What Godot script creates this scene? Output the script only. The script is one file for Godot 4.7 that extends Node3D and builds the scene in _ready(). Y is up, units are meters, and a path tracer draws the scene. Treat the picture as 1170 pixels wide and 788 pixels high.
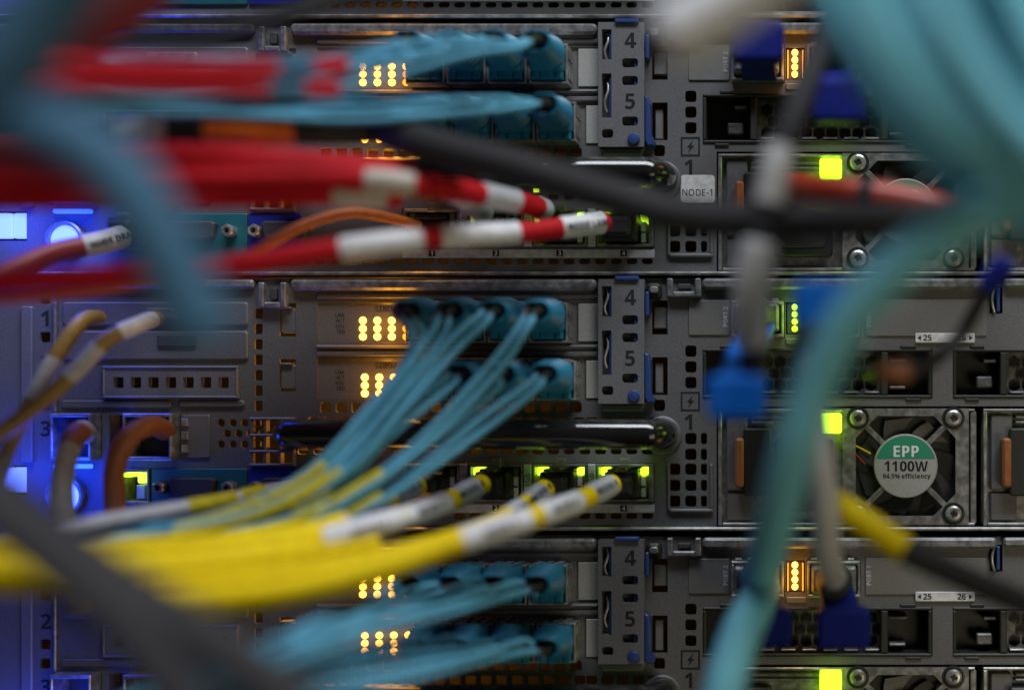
extends Node3D
# Backs of rack servers with fibre, copper and power cables, close up.
# Layout numbers are millimetres-like panel units (U metres each) measured on the rear panels.
const U := 0.0003044
const CAM := 0.45
const VX := 950.0
const VY := 450.0
const BASE := 901.0
var M := {}
var fnt: Font
var fntb: Font
var taken := {}

func L(x, y, z = 0.0) -> Vector3:      # on a server, from its base
	return Vector3((x - 585.0) * U, (606.0 - y) * U, z * 0.001)
func W(x, y, z = 0.0) -> Vector3:      # in the rack, panel units, z mm in front of the panels
	return Vector3((x - 585.0) * U, (BASE - y) * U, z * 0.001)
func P(x, y, z = 0.0) -> Vector3:      # where a cable hangs z mm in front of the panels, measured along the sight line
	var k: float = (CAM - z * 0.001) / CAM
	return W(VX + (x - VX) * k, VY + (y - VY) * k, z)

# ---------------------------------------------------------------- naming
func numbered(n: String) -> String:
	if not taken.has(n):
		taken[n] = 0
		return n
	taken[n] += 1
	return "%s_%03d" % [n, taken[n]]
func tag(o, label, category, group = ""):
	o.set_meta("label", label)
	o.set_meta("category", category)
	if group: o.set_meta("group", group)
func thing(called, label, category, at: Vector3, group = "") -> Node3D:
	var o := Node3D.new()
	o.name = numbered(called)
	add_child(o)
	o.position = at
	tag(o, label, category, group)
	return o

# ---------------------------------------------------------------- mesh helpers
func begin() -> SurfaceTool:
	var st := SurfaceTool.new()
	st.begin(Mesh.PRIMITIVE_TRIANGLES)
	return st
func done(st: SurfaceTool, parent, called, mat) -> MeshInstance3D:
	var o := MeshInstance3D.new()
	o.mesh = st.commit()
	o.material_override = mat
	o.name = called
	parent.add_child(o, true)
	return o
func tri(st, a: Vector3, b: Vector3, c: Vector3, n: Vector3):
	if (b - a).cross(c - a).dot(n) > 0.0:
		var t := b
		b = c
		c = t
	for p in [a, b, c]:
		st.set_normal(n)
		st.add_vertex(p)
func quad(st, a, b, c, d, n = null):
	if n == null: n = (b - a).cross(c - a).normalized()
	tri(st, a, b, c, n)
	tri(st, a, c, d, n)
func stri(st, p: Array, n: Array):     # smooth triangle
	var f: Vector3 = n[0] + n[1] + n[2]
	var idx := [0, 1, 2]
	if (p[1] - p[0]).cross(p[2] - p[0]).dot(f) > 0.0: idx = [0, 2, 1]
	for i in idx:
		st.set_normal(n[i])
		st.add_vertex(p[i])

# loop of points (Vector2 in panel units) extruded from z0 to z1 with a chamfered front
func prism_st(st, loop: PackedVector2Array, z0: float, z1: float, bev := 0.25, O := Vector3.ZERO, back := false):
	var c := Vector2.ZERO
	for q in loop: c += q
	c /= loop.size()
	var n := loop.size()
	var bu := bev * 0.001 / U
	var ins := PackedVector2Array()
	for i in n:
		var p := loop[i]
		var e0 := (p - loop[(i - 1 + n) % n]).normalized()
		var e1 := (loop[(i + 1) % n] - p).normalized()
		var n0 := Vector2(-e0.y, e0.x)
		if n0.dot(c - p) < 0.0: n0 = -n0
		var n1 := Vector2(-e1.y, e1.x)
		if n1.dot(c - p) < 0.0: n1 = -n1
		var m := (n0 + n1)
		m = m / maxf(m.length_squared() * 0.5, 0.3)
		ins.append(p + m * bu)
	var at := func(q: Vector2, z: float) -> Vector3: return L(q.x, q.y, z) - O
	var t := Geometry2D.triangulate_polygon(ins)
	if t.is_empty(): t = Geometry2D.triangulate_polygon(loop)
	for k in range(0, t.size(), 3):
		tri(st, at.call(ins[t[k]], z1), at.call(ins[t[k + 1]], z1), at.call(ins[t[k + 2]], z1), Vector3.BACK)
		if back: tri(st, at.call(loop[t[k]], z0), at.call(loop[t[k + 1]], z0), at.call(loop[t[k + 2]], z0), Vector3.FORWARD)
	for i in n:
		var j := (i + 1) % n
		var e := loop[j] - loop[i]
		var nn := Vector3(e.y, e.x, 0.0).normalized()
		var mid := (loop[i] + loop[j]) * 0.5 - c
		if nn.dot(Vector3(mid.x, -mid.y, 0)) < 0.0: nn = -nn
		quad(st, at.call(loop[i], z0), at.call(loop[j], z0), at.call(loop[j], z1 - bev), at.call(loop[i], z1 - bev), nn)
		if bev > 0.0: quad(st, at.call(loop[i], z1 - bev), at.call(loop[j], z1 - bev), at.call(ins[j], z1), at.call(ins[i], z1), (nn + Vector3.BACK).normalized())
func rr(x0, y0, x1, y1, r := 0.0, seg := 4) -> PackedVector2Array:   # rounded rectangle
	var a := PackedVector2Array()
	if r <= 0.01: return PackedVector2Array([Vector2(x0, y0), Vector2(x1, y0), Vector2(x1, y1), Vector2(x0, y1)])
	r = minf(r, minf(absf(x1 - x0), absf(y1 - y0)) * 0.499)
	for k in 4:
		var c: Vector2 = [Vector2(x1 - r, y0 + r), Vector2(x1 - r, y1 - r), Vector2(x0 + r, y1 - r), Vector2(x0 + r, y0 + r)][k]
		for i in seg + 1:
			var t := -PI / 2 + k * PI / 2 + i * PI / 2 / seg
			a.append(c + Vector2(cos(t), sin(t)) * r)
	return a
func circ(x, y, r, n := 20, turn := 0.0) -> PackedVector2Array:
	var a := PackedVector2Array()
	for i in n: a.append(Vector2(x, y) + Vector2.from_angle(turn + TAU * i / n) * r)
	return a
func shape(parent, called, mat, loop, z0, z1, bev := 0.25) -> MeshInstance3D:
	var st := begin()
	prism_st(st, loop, z0, z1, bev)
	return done(st, parent, called, mat)
func box(parent, called, mat, x0, y0, x1, y1, z0, z1, bev := 0.25, r := 0.0) -> MeshInstance3D:
	if r > 0.0: r = maxf(r, bev * 4.2)
	return shape(parent, called, mat, rr(x0, y0, x1, y1, r), z0, z1, bev)

# flat sheet with real cut-outs; each hole is a convex loop
func sheet_st(st, x0, y0, x1, y1, z, thick, holes: Array):
	var hs := []
	var ys := [float(y0), float(y1)]
	for h in holes:
		var lo := Vector2(1e9, 1e9)
		var hi := -lo
		for q in h:
			lo = lo.min(q)
			hi = hi.max(q)
		hs.append([lo, hi, h])
		for v in [lo.y, hi.y]:
			if v > y0 and v < y1: ys.append(v)
	ys.sort()
	for i in ys.size() - 1:
		var a: float = ys[i]
		var b: float = ys[i + 1]
		if b - a < 0.001: continue
		var my := (a + b) / 2
		var cuts := []
		for h in hs:
			if h[0].y < my and h[1].y > my: cuts.append([h[0].x, h[1].x])
		cuts.sort_custom(func(p, q): return p[0] < q[0])
		var x: float = x0
		for c in cuts + [[float(x1), float(x1)]]:
			if c[0] > x + 0.001: quad(st, L(x, a, z), L(c[0], a, z), L(c[0], b, z), L(x, b, z), Vector3.BACK)
			x = maxf(x, c[1])
	for h in hs:
		var loop: PackedVector2Array = h[2]
		var c: Vector2 = (h[0] + h[1]) * 0.5
		var n := loop.size()
		for i in n:
			var p := loop[i]
			var q := loop[(i + 1) % n]
			var m := (p + q) * 0.5
			var inward := Vector3(c.x - m.x, -(c.y - m.y), 0)
			var e := q - p
			var nn := Vector3(e.y, e.x, 0).normalized()
			if nn.dot(inward) < 0: nn = -nn
			quad(st, L(p.x, p.y, z), L(q.x, q.y, z), L(q.x, q.y, z - thick), L(p.x, p.y, z - thick), nn)
			var k := Vector2(h[0].x if m.x < c.x else h[1].x, h[0].y if m.y < c.y else h[1].y)
			if absf((p - k).cross(q - k)) > 1e-4: tri(st, L(k.x, k.y, z), L(p.x, p.y, z), L(q.x, q.y, z), Vector3.BACK)
	var pts := [L(x0, y0, z), L(x1, y0, z), L(x1, y1, z), L(x0, y1, z)]
	var dn := [Vector3.UP, Vector3.RIGHT, Vector3.DOWN, Vector3.LEFT]
	for i in 4:
		var d := Vector3(0, 0, -thick * 0.001)
		quad(st, pts[i], pts[(i + 1) % 4], pts[(i + 1) % 4] + d, pts[i] + d, dn[i])
func sheet(parent, called, mat, x0, y0, x1, y1, z, thick, holes) -> MeshInstance3D:
	var st := begin()
	sheet_st(st, x0, y0, x1, y1, z, thick, holes)
	return done(st, parent, called, mat)

# profile [[r, z mm], ...] turned about an axis through (x, y) that points at the viewer; a stretches it sideways into a stadium
func turned_st(st, prof: Array, x, y, n := 20, a := 0.0, O := Vector3.ZERO):
	for k in prof.size() - 1:
		var r0: float = prof[k][0]
		var z0: float = prof[k][1]
		var r1: float = prof[k + 1][0]
		var z1: float = prof[k + 1][1]
		var dz := (z1 - z0) * 0.001
		var dr := (r1 - r0) * U
		for i in n:
			var v := []
			var nr := []
			for s in [[i, r0, z0], [i + 1, r0, z0], [i + 1, r1, z1], [i, r1, z1]]:
				var t: float = TAU * (s[0] + 0.5) / n
				var d := Vector2(cos(t), sin(t))
				var off := a * signf(d.x) if absf(d.x) > 1e-6 else 0.0
				v.append(L(x + off + d.x * s[1], y - d.y * s[1], s[2]) - O)
				nr.append((Vector3(d.x, d.y, 0) * dz + Vector3(0, 0, -dr)).normalized() if absf(dz) + absf(dr) > 1e-9 else Vector3.BACK)
			if r0 > 0.001: stri(st, [v[0], v[1], v[2]], [nr[0], nr[1], nr[2]])
			elif a > 0: stri(st, [v[0], v[1], v[2]], [nr[0], nr[1], nr[2]])
			stri(st, [v[0], v[2], v[3]], [nr[0], nr[2], nr[3]])
func turned(parent, called, mat, prof, x, y, n := 20, a := 0.0) -> MeshInstance3D:
	var st := begin()
	turned_st(st, prof, x, y, n, a)
	return done(st, parent, called, mat)

func spline(pts: Array, sub := 8) -> PackedVector3Array:
	var out := PackedVector3Array()
	for i in pts.size() - 1:
		var a: Vector3 = pts[maxi(i - 1, 0)]
		var b: Vector3 = pts[i]
		var c: Vector3 = pts[i + 1]
		var d: Vector3 = pts[mini(i + 2, pts.size() - 1)]
		for k in sub: out.append(b.cubic_interpolate(c, a, d, float(k) / sub))
	out.append(pts[-1])
	return out
func tube_st(st, c: PackedVector3Array, r0: float, r1: float, seg := 12, O := Vector3.ZERO, cap := true):
	var n := c.size()
	var side := Vector3.UP.cross(c[1] - c[0])
	if side.length() < 1e-7: side = Vector3.RIGHT
	side = side.normalized()
	var rings := []
	var norms := []
	for i in n:
		var t := (c[mini(i + 1, n - 1)] - c[maxi(i - 1, 0)]).normalized()
		side = (side - t * side.dot(t)).normalized()
		var up := t.cross(side)
		var r := lerpf(r0, r1, float(i) / (n - 1))
		var ring := []
		var nn := []
		for k in seg:
			var d := side * cos(TAU * k / seg) + up * sin(TAU * k / seg)
			ring.append(c[i] + d * r - O)
			nn.append(d)
		rings.append(ring)
		norms.append(nn)
	for i in n - 1:
		for k in seg:
			var j := (k + 1) % seg
			stri(st, [rings[i][k], rings[i][j], rings[i + 1][j]], [norms[i][k], norms[i][j], norms[i + 1][j]])
			stri(st, [rings[i][k], rings[i + 1][j], rings[i + 1][k]], [norms[i][k], norms[i + 1][j], norms[i + 1][k]])
	if cap:
		for e in [0, n - 1]:
			var t: Vector3 = (c[1] - c[0]).normalized() * -1.0 if e == 0 else (c[n - 1] - c[n - 2]).normalized()
			var r: float = r0 if e == 0 else r1
			var tip: Vector3 = c[e] + t * r * 0.35 - O
			for k in seg:
				var j := (k + 1) % seg
				var m0: Vector3 = rings[e][k].lerp(tip, 0.25) + t * r * 0.2
				var m1: Vector3 = rings[e][j].lerp(tip, 0.25) + t * r * 0.2
				stri(st, [rings[e][k], rings[e][j], m1], [norms[e][k], norms[e][j], (norms[e][j] + t).normalized()])
				stri(st, [rings[e][k], m1, m0], [norms[e][k], (norms[e][j] + t).normalized(), (norms[e][k] + t).normalized()])
				stri(st, [m0, m1, tip], [(norms[e][k] + t).normalized(), (norms[e][j] + t).normalized(), t])
func tube(parent, called, mat, c, r0, r1 = -1.0, seg := 12, O := Vector3.ZERO, cap := true) -> MeshInstance3D:
	var st := begin()
	tube_st(st, c, r0, r0 if r1 < 0 else r1, seg, O, cap)
	return done(st, parent, called, mat)

func lettering(parent, called, words, mat, x, y, h, z, turn := 0.0, bold := true) -> MeshInstance3D:
	var t := TextMesh.new()
	t.text = words
	t.font = fntb if bold else fnt
	t.font_size = 48
	t.pixel_size = 0.01
	var k: float = h * U / (0.714 * 0.48)
	t.depth = 0.00006 / k
	t.curve_step = 2.0
	t.horizontal_alignment = HORIZONTAL_ALIGNMENT_CENTER
	t.vertical_alignment = VERTICAL_ALIGNMENT_CENTER
	var o := MeshInstance3D.new()
	o.mesh = t
	o.material_override = mat
	o.name = called
	parent.add_child(o, true)
	o.transform = Transform3D(Basis(Vector3.BACK, turn).scaled(Vector3.ONE * k), L(x, y, z))
	return o

# ---------------------------------------------------------------- materials
func noise_tex(lo: Color, hi: Color, freq: float, size := 256, sd := 1, oct := 3, white := 0.0) -> ImageTexture:
	var n := FastNoiseLite.new()
	n.seed = sd
	n.frequency = freq
	n.fractal_octaves = oct
	var im := n.get_seamless_image(size, size)
	var g := RandomNumberGenerator.new()
	g.seed = sd * 77
	var out := Image.create(size, size, true, Image.FORMAT_RGB8)
	for y in size:
		for x in size:
			var v := im.get_pixel(x, y).r
			v = clampf(v + (g.randf() - 0.5) * white, 0, 1)
			out.set_pixel(x, y, lo.lerp(hi, v))
	out.generate_mipmaps()
	return ImageTexture.create_from_image(out)
func mat(c: Color, rough := 0.6, metal := 0.0, tex = null, sc := 25.0) -> StandardMaterial3D:   # c: linear base colour
	var m := StandardMaterial3D.new()
	m.albedo_color = c.linear_to_srgb()
	m.roughness = rough
	m.metallic = metal
	m.metallic_specular = 0.5
	if tex:
		m.albedo_texture = tex
		m.uv1_triplanar = true
		m.uv1_world_triplanar = true
		m.uv1_scale = Vector3.ONE * sc
	return m
func soften(m):
	m.roughness = 0.6
	m.metallic_specular = 0.25
func glow(c: Color, e: float) -> StandardMaterial3D:
	var m := mat(c * 0.5, 0.4)
	m.emission_enabled = true
	m.emission = c.linear_to_srgb()
	m.emission_energy_multiplier = e
	return m
func rough_map(m: StandardMaterial3D, tex):
	m.roughness_texture = tex
	m.roughness_texture_channel = BaseMaterial3D.TEXTURE_CHANNEL_RED
func make_materials():
	var speck := noise_tex(Color(0.68, 0.68, 0.68), Color(1, 1, 1), 0.3, 512, 3, 2, 0.8)
	var brushed := noise_tex(Color(0.55, 0.55, 0.55), Color(1, 1, 1), 0.03, 256, 5, 4, 0.3)
	var smudge := noise_tex(Color(0.55, 0.55, 0.55), Color(1, 1, 1), 0.015, 256, 8, 4, 0.15)
	var jacket := noise_tex(Color(0.8, 0.8, 0.8), Color(1, 1, 1), 0.05, 256, 11, 4, 0.2)
	M.panel = mat(Color(0.165, 0.163, 0.172), 0.55, 0.25, speck, 14.0)
	M.riser = mat(Color(0.2, 0.198, 0.206), 0.5, 0.2, speck, 14.0)
	M.bracket = mat(Color(0.25, 0.246, 0.242), 0.5, 0.45, speck, 20.0)
	M.zinc = mat(Color(0.34, 0.336, 0.336), 0.4, 0.5, brushed, 30.0)
	M.dark_zinc = mat(Color(0.2, 0.2, 0.2), 0.4, 0.6, brushed, 30.0)
	M.lip = mat(Color(0.34, 0.34, 0.352), 0.4, 0.5, brushed, 30.0)
	M.steel = mat(Color(0.62, 0.61, 0.6), 0.3, 0.6, smudge, 40.0)
	M.shell = mat(Color(0.06, 0.06, 0.065), 0.7, 0.2, speck, 10.0)
	M.black = mat(Color(0.012, 0.012, 0.013), 0.45, 0.0, jacket, 30.0)
	M.gloss = mat(Color(0.012, 0.011, 0.011), 0.12)
	rough_map(M.gloss, smudge)
	M.gloss.roughness = 0.12
	M.gloss.clearcoat_enabled = true
	M.gloss.clearcoat = 0.6
	M.gloss.clearcoat_roughness = 0.08
	M.bay = mat(Color(0.02, 0.02, 0.021), 0.5, 0.0, jacket, 30.0)
	M.print = mat(Color(0.025, 0.025, 0.027), 0.7)
	M.print.metallic_specular = 0.1
	M.print_soft = mat(Color(0.10, 0.10, 0.10), 0.7)
	M.white_print = mat(Color(0.7, 0.7, 0.7), 0.6)
	M.paper = mat(Color(0.72, 0.72, 0.74), 0.55, 0.0, jacket, 20.0)
	M.plate = mat(Color(0.50, 0.51, 0.55), 0.5, 0.0, jacket, 20.0)
	M.blue = mat(Color(0.02, 0.045, 0.17), 0.4)
	M.bright_blue = mat(Color(0.008, 0.17, 0.75), 0.45, 0.0, jacket, 30.0)
	M.deep_blue = mat(Color(0.006, 0.014, 0.19), 0.45, 0.0, jacket, 30.0)
	M.dsub_teal = mat(Color(0.01, 0.10, 0.12), 0.45)
	M.dsub_blue = mat(Color(0.008, 0.02, 0.22), 0.45)
	M.teal = mat(Color(0.010, 0.19, 0.32), 0.42, 0.0, jacket, 30.0)
	M.teal_fibre = mat(Color(0.12, 0.40, 0.57), 0.45, 0.0, jacket, 25.0)
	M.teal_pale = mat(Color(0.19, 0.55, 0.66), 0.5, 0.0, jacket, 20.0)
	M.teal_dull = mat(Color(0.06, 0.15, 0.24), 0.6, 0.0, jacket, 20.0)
	M.yellow = mat(Color(0.85, 0.62, 0.003), 0.45, 0.0, jacket, 20.0)
	M.yellow_flag = mat(Color(0.55, 0.47, 0.02), 0.5, 0.0, jacket, 25.0)
	M.ochre = mat(Color(0.32, 0.20, 0.04), 0.5, 0.0, jacket, 25.0)
	M.red = mat(Color(0.52, 0.01, 0.018), 0.45, 0.0, jacket, 20.0)
	M.dark_red = mat(Color(0.22, 0.008, 0.02), 0.5, 0.0, jacket, 20.0)
	M.orange = mat(Color(0.75, 0.17, 0.015), 0.45, 0.0, jacket, 20.0)
	M.rust = mat(Color(0.30, 0.095, 0.03), 0.5, 0.0, jacket, 20.0)
	M.latch_red = mat(Color(0.38, 0.035, 0.012), 0.4, 0.0, jacket, 30.0)
	M.grey_cable = mat(Color(0.042, 0.04, 0.044), 0.5, 0.0, jacket, 20.0)
	M.dark_cable = mat(Color(0.035, 0.034, 0.037), 0.5, 0.0, jacket, 20.0)
	M.light_cable = mat(Color(0.5, 0.5, 0.53), 0.5, 0.0, jacket, 20.0)
	M.beige = mat(Color(0.48, 0.43, 0.36), 0.5, 0.0, jacket, 20.0)
	M.green = mat(Color(0.015, 0.22, 0.13), 0.5)
	M.silver = mat(Color(0.55, 0.55, 0.53), 0.45, 0.3, speck, 20.0)
	M.clear = mat(Color(0.25, 0.27, 0.12), 0.15)
	M.clear.transparency = BaseMaterial3D.TRANSPARENCY_ALPHA
	M.clear.albedo_color.a = 0.35
	for k in ["yellow", "yellow_flag", "red", "teal_fibre", "teal_pale", "teal_dull", "grey_cable", "dark_cable", "bright_blue", "deep_blue"]: soften(M[k])
	M.led_amber = glow(Color(1.0, 0.45, 0.05), 8.0)
	M.led_amber_dim = glow(Color(1.0, 0.33, 0.02), 2.2)
	M.led_green = glow(Color(0.55, 1.0, 0.02), 3.0)
	M.led_green_pale = glow(Color(0.65, 1.0, 0.05), 1.6)
	M.led_blue = glow(Color(0.03, 0.12, 1.0), 3.0)
	M.led_ice = glow(Color(0.25, 0.42, 1.0), 1.4)

func omni(parent, at: Vector3, c: Color, e: float, size := 0.002, rng := 0.4):
	var o := OmniLight3D.new()
	o.name = "glow_light"
	o.light_color = c.linear_to_srgb()
	o.light_energy = e
	o.light_size = size
	o.omni_range = rng
	o.omni_attenuation = 2.0
	o.shadow_enabled = true
	parent.add_child(o, true)
	o.position = at

# ---------------------------------------------------------------- the server
func sq(cx, cy, w, h, r := 2.5) -> PackedVector2Array:
	return rr(cx - w / 2.0, cy - h / 2.0, cx + w / 2.0, cy + h / 2.0, r, 2)

func network_card(s, y0, dx, tops):
	# a bracket with four transceiver cages, twelve leds and printed words
	var holes := []
	for k in 4: holes.append(rr(475 + dx + k * 46.2, y0 + 4, 511 + dx + k * 46.2, y0 + 44))
	holes.append(rr(402, y0 + 0.0, 472, y0 + 1.8))
	holes.append(rr(402, y0 + 45.4, 474, y0 + 47.2))
	for c in 4:
		for r in 3: holes.append(circ(413.5 + dx * 0.25 + c * 16.6, y0 + 20 + r * 9.2, 4.4, 12))
	var card := sheet(s, "network_card", M.bracket, 361, y0 - 1, 685, y0 + 48, -0.7, 0.8, holes)
	for c in 4:
		for r in 3:
			var m = M.led_amber if r == 0 or c < 3 else M.led_amber_dim
			turned(card, "status_led", m, [[4.2, -1.6], [4.2, -0.6], [3.2, -0.1], [0.0, 0.1]], 413.5 + dx * 0.25 + c * 16.6, y0 + 20 + r * 9.2, 10)
	for y in [y0 + 0.9, y0 + 46.3]:
		box(card, "light_baffle", M.bracket, 398, y - 4, 478, y + 4, -5.0, -4.0, 0.0)
		omni(card, L(438, y + (3.0 if y < y0 + 20 else -3.0), -2.6), Color(1.0, 0.4, 0.03), 0.00035, 0.0008, 0.1)
	omni(card, L(438, y0 + 28, 4.0), Color(1.0, 0.4, 0.04), 0.0001, 0.004, 0.1)
	omni(card, L(430, y0 + 22, -8.0), Color(1.0, 0.38, 0.03), 0.0003, 0.002, 0.1)
	for k in 4:
		var x: float = 493 + dx + k * 46.2
		var st := begin()
		for b in [[x - 22, y0 + 1.5, x + 22, y0 + 4], [x - 22, y0 + 44, x + 22, y0 + 46], [x - 22, y0 + 4, x - 19.5, y0 + 44], [x + 19.5, y0 + 4, x + 22, y0 + 44]]:
			prism_st(st, rr(b[0], b[1], b[2], b[3]), -14.0, 7.5, 0.15)
		for b in [[x - 23.2, y0 + 6, x - 22.2, y0 + 18], [x - 23.2, y0 + 26, x - 22.2, y0 + 40], [x + 22.2, y0 + 6, x + 23.2, y0 + 18], [x + 22.2, y0 + 26, x + 23.2, y0 + 40]]:
			prism_st(st, rr(b[0], b[1], b[2], b[3]), 0.0, 6.4, 0.15)
		for t in 3: prism_st(st, rr(x - 16 + t * 12, y0 - 0.6, x - 9 + t * 12, y0 + 1.4), 0.0, 6.8, 0.1)
		done(st, card, "transceiver_cage", M.steel)
		box(card, "cage_interior", M.black, x - 19, y0 + 4, x + 19, y0 + 44, -14.0, -9.0, 0.0)
	box(card, "bracket_end", M.silver, 661 + dx, y0 + 1, 684, y0 + 44, -0.6, 0.5, 0.15)
	lettering(card, "port_print", "PORTS", M.print, 440, y0 + 6.5, 6, -0.66, PI, false)
	for r in 4:
		lettering(card, "small_print", ["LNK", "ACT", "25G", "10G"][r], M.print, 387 + (r % 2), y0 + 14 + r * 6.2, 4.2, -0.66, 0.0, false)

func power_supply(s, x0, with_fan):
	var fx: float = x0 + 215.0
	var fy := 532.0
	var psu := box(s, "power_supply", M.zinc, x0, 466, x0 + 296, 601, -8.0, -3.0, 0.4, 3)
	# raised edges of the unit
	for b in [[x0 + 1, 467, x0 + 294, 470], [x0 + 1, 470.2, x0 + 5, 600], [x0 + 6, 597, x0 + 294, 600]]:
		box(psu, "edge_rail", M.steel, b[0], b[1], b[2], b[3], -3.0, 0.6, 0.3)
	box(psu, "left_plate", M.panel, x0 + 10, 474, x0 + 34, 560, -3.0, -0.6, 0.4, 2)
	box(psu, "left_foot", M.panel, x0 + 10, 563, x0 + 40, 595, -3.0, -1.4, 0.4, 2)
	box(psu, "ribbed_bar", M.zinc, x0 + 38, 474, x0 + 118, 478.5, -3.0, -0.6, 0.4)
	box(psu, "ribbed_bar", M.zinc, x0 + 38, 481, x0 + 118, 484, -3.0, -0.9, 0.3)
	# latch
	var latch := box(psu, "latch", M.black, x0 + 30, 489, x0 + 62, 566, -3.0, 2.5, 0.6, 4)
	box(latch, "latch_tab", M.rust, x0 + 21, 500, x0 + 31, 556, -2.9, 5.0, 0.8, 3)
	# power inlet
	box(psu, "inlet_shroud", M.black, x0 + 66, 500, x0 + 132, 584, -3.0, 1.5, 0.6, 5)
	box(psu, "inlet_throat", M.bay, x0 + 74, 510, x0 + 124, 574, 1.5, 1.9, 0.2, 4)
	var led := box(psu, "status_led", M.led_green, x0 + 117, 472, x0 + 142, 495, -3.0, 1.2, 0.7, 2)
	omni(led, L(x0 + 130, 484, 6.0), Color(0.5, 1.0, 0.03), 0.00012, 0.004, 0.1)
	if not with_fan: return
	# fan with its grille
	var f0 := fx - 72.0
	var f1 := fx + 72.0
	var st := begin()
	var oct := PackedVector2Array([Vector2(fx - 57, fy - 32), Vector2(fx - 32, fy - 57), Vector2(fx + 32, fy - 57), Vector2(fx + 57, fy - 32), Vector2(fx + 57, fy + 32), Vector2(fx + 32, fy + 57), Vector2(fx - 32, fy + 57), Vector2(fx - 57, fy + 32)])
	sheet_st(st, f0, 466.5, f1, 598, 1.2, 1.0, [oct])
	var grille := done(st, psu, "fan_grille", M.zinc)
	st = begin()
	for k in 4:
		var d := Vector2.from_angle(PI / 4 + k * PI / 2)
		var e := Vector2(-d.y, d.x) * 3.2
		var c0 := Vector2(fx, fy) + d * 33.0
		var c1 := Vector2(fx, fy) + d * 66.0
		prism_st(st, PackedVector2Array([c0 + e, c1 + e, c1 - e, c0 - e]), 0.1, 1.1, 0.2)
	done(st, grille, "spoke", M.zinc)
	turned(grille, "hub_plate", M.silver, [[36.5, -0.5], [36.5, 1.3], [35.5, 1.75], [33.0, 1.75], [0.0, 1.75]], fx, fy, 40)
	var arc := PackedVector2Array()
	for i in 17:
		var t := PI + deg_to_rad(14) + (PI - deg_to_rad(28)) * i / 16.0
		arc.append(Vector2(fx, fy) + Vector2(cos(t), sin(t)) * 34.5)
	shape(grille, "green_label", M.green, arc, 1.7, 1.84, 0.0)
	lettering(grille, "label_print", "EPP", M.white_print, fx, fy - 16.5, 12.5, 1.9)
	lettering(grille, "label_print", "1100W", M.print, fx, fy + 0.5, 11.5, 1.8)
	lettering(grille, "label_print", "94.5% efficiency", M.print, fx + 1, fy + 11.5, 5.0, 1.8)
	box(psu, "fan_well", M.bay, fx - 66, fy - 64, fx + 66, fy + 64, -3.0, -2.8, 0.0)
	for k in 7:
		st = begin()
		var a := TAU * k / 7 + 0.3
		var prev := []
		for i in 5:
			var r := 30.0 + i * 6.6
			var t := a + i * 0.10
			var p := Vector2(fx, fy) + Vector2.from_angle(t) * r
			var q := Vector2(fx, fy) + Vector2.from_angle(t + 0.62) * r
			var now := [L(p.x, p.y, -0.4), L(q.x, q.y, -2.6)]
			if prev: quad(st, prev[0], now[0], now[1], prev[1], (prev[0] - now[0]).cross(now[1] - now[0]).normalized() * signf((prev[0] - now[0]).cross(now[1] - now[0]).z))
			prev = now
		done(st, psu, "fan_blade", M.black)
	for w in [[[fx - 60, fy - 24], [fx - 40, fy - 14], M.yellow], [[fx - 62, fy - 18], [fx - 46, fy - 2], M.latch_red]]:
		tube(psu, "fan_wire", w[2], PackedVector3Array([L(w[0][0], w[0][1], -0.1), L((w[0][0] + w[1][0]) / 2 - 1, (w[0][1] + w[1][1]) / 2 - 1, 0.05), L(w[1][0], w[1][1], -0.1)]), 0.00035, -1.0, 6)
	for c in [[-1, -1], [1, -1], [1, 1], [-1, 1]]:
		screw(psu, fx + c[0] * 54.5, fy + c[1] * 54.5, 13.0, 1.25)
	# folded metal right of the fan
	box(psu, "side_flange", M.zinc, f1 + 2, 470, f1 + 9, 598, -3.0, 0.3, 0.3, 2)

func screw(parent, x, y, r, z):
	turned(parent, "screw_well", M.black, [[r, z - 1.0], [r, z + 0.25], [r * 0.86, z + 0.3], [r * 0.8, z + 0.1], [0.0, z + 0.1]], x, y, 20)
	var st := begin()
	var n := 20
	turned_st(st, [[r * 0.72, z], [r * 0.72, z + 0.7], [r * 0.55, z + 1.1], [r * 0.36, z + 1.2], [r * 0.34, z + 0.6]], x, y, n)
	var star := PackedVector2Array()
	for i in 8:
		var a := TAU * i / 8.0 + 0.25
		star.append(Vector2(x, y) + Vector2.from_angle(a) * r * (0.2 if i % 2 else 0.36))
	prism_st(st, circ(x, y, r * 0.35, 12), z, z + 0.6, 0.0)
	var sc := done(st, parent, "screw", M.steel)
	shape(sc, "cross_slot", M.black, star, z + 0.6, z + 0.68, 0.0)

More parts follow.
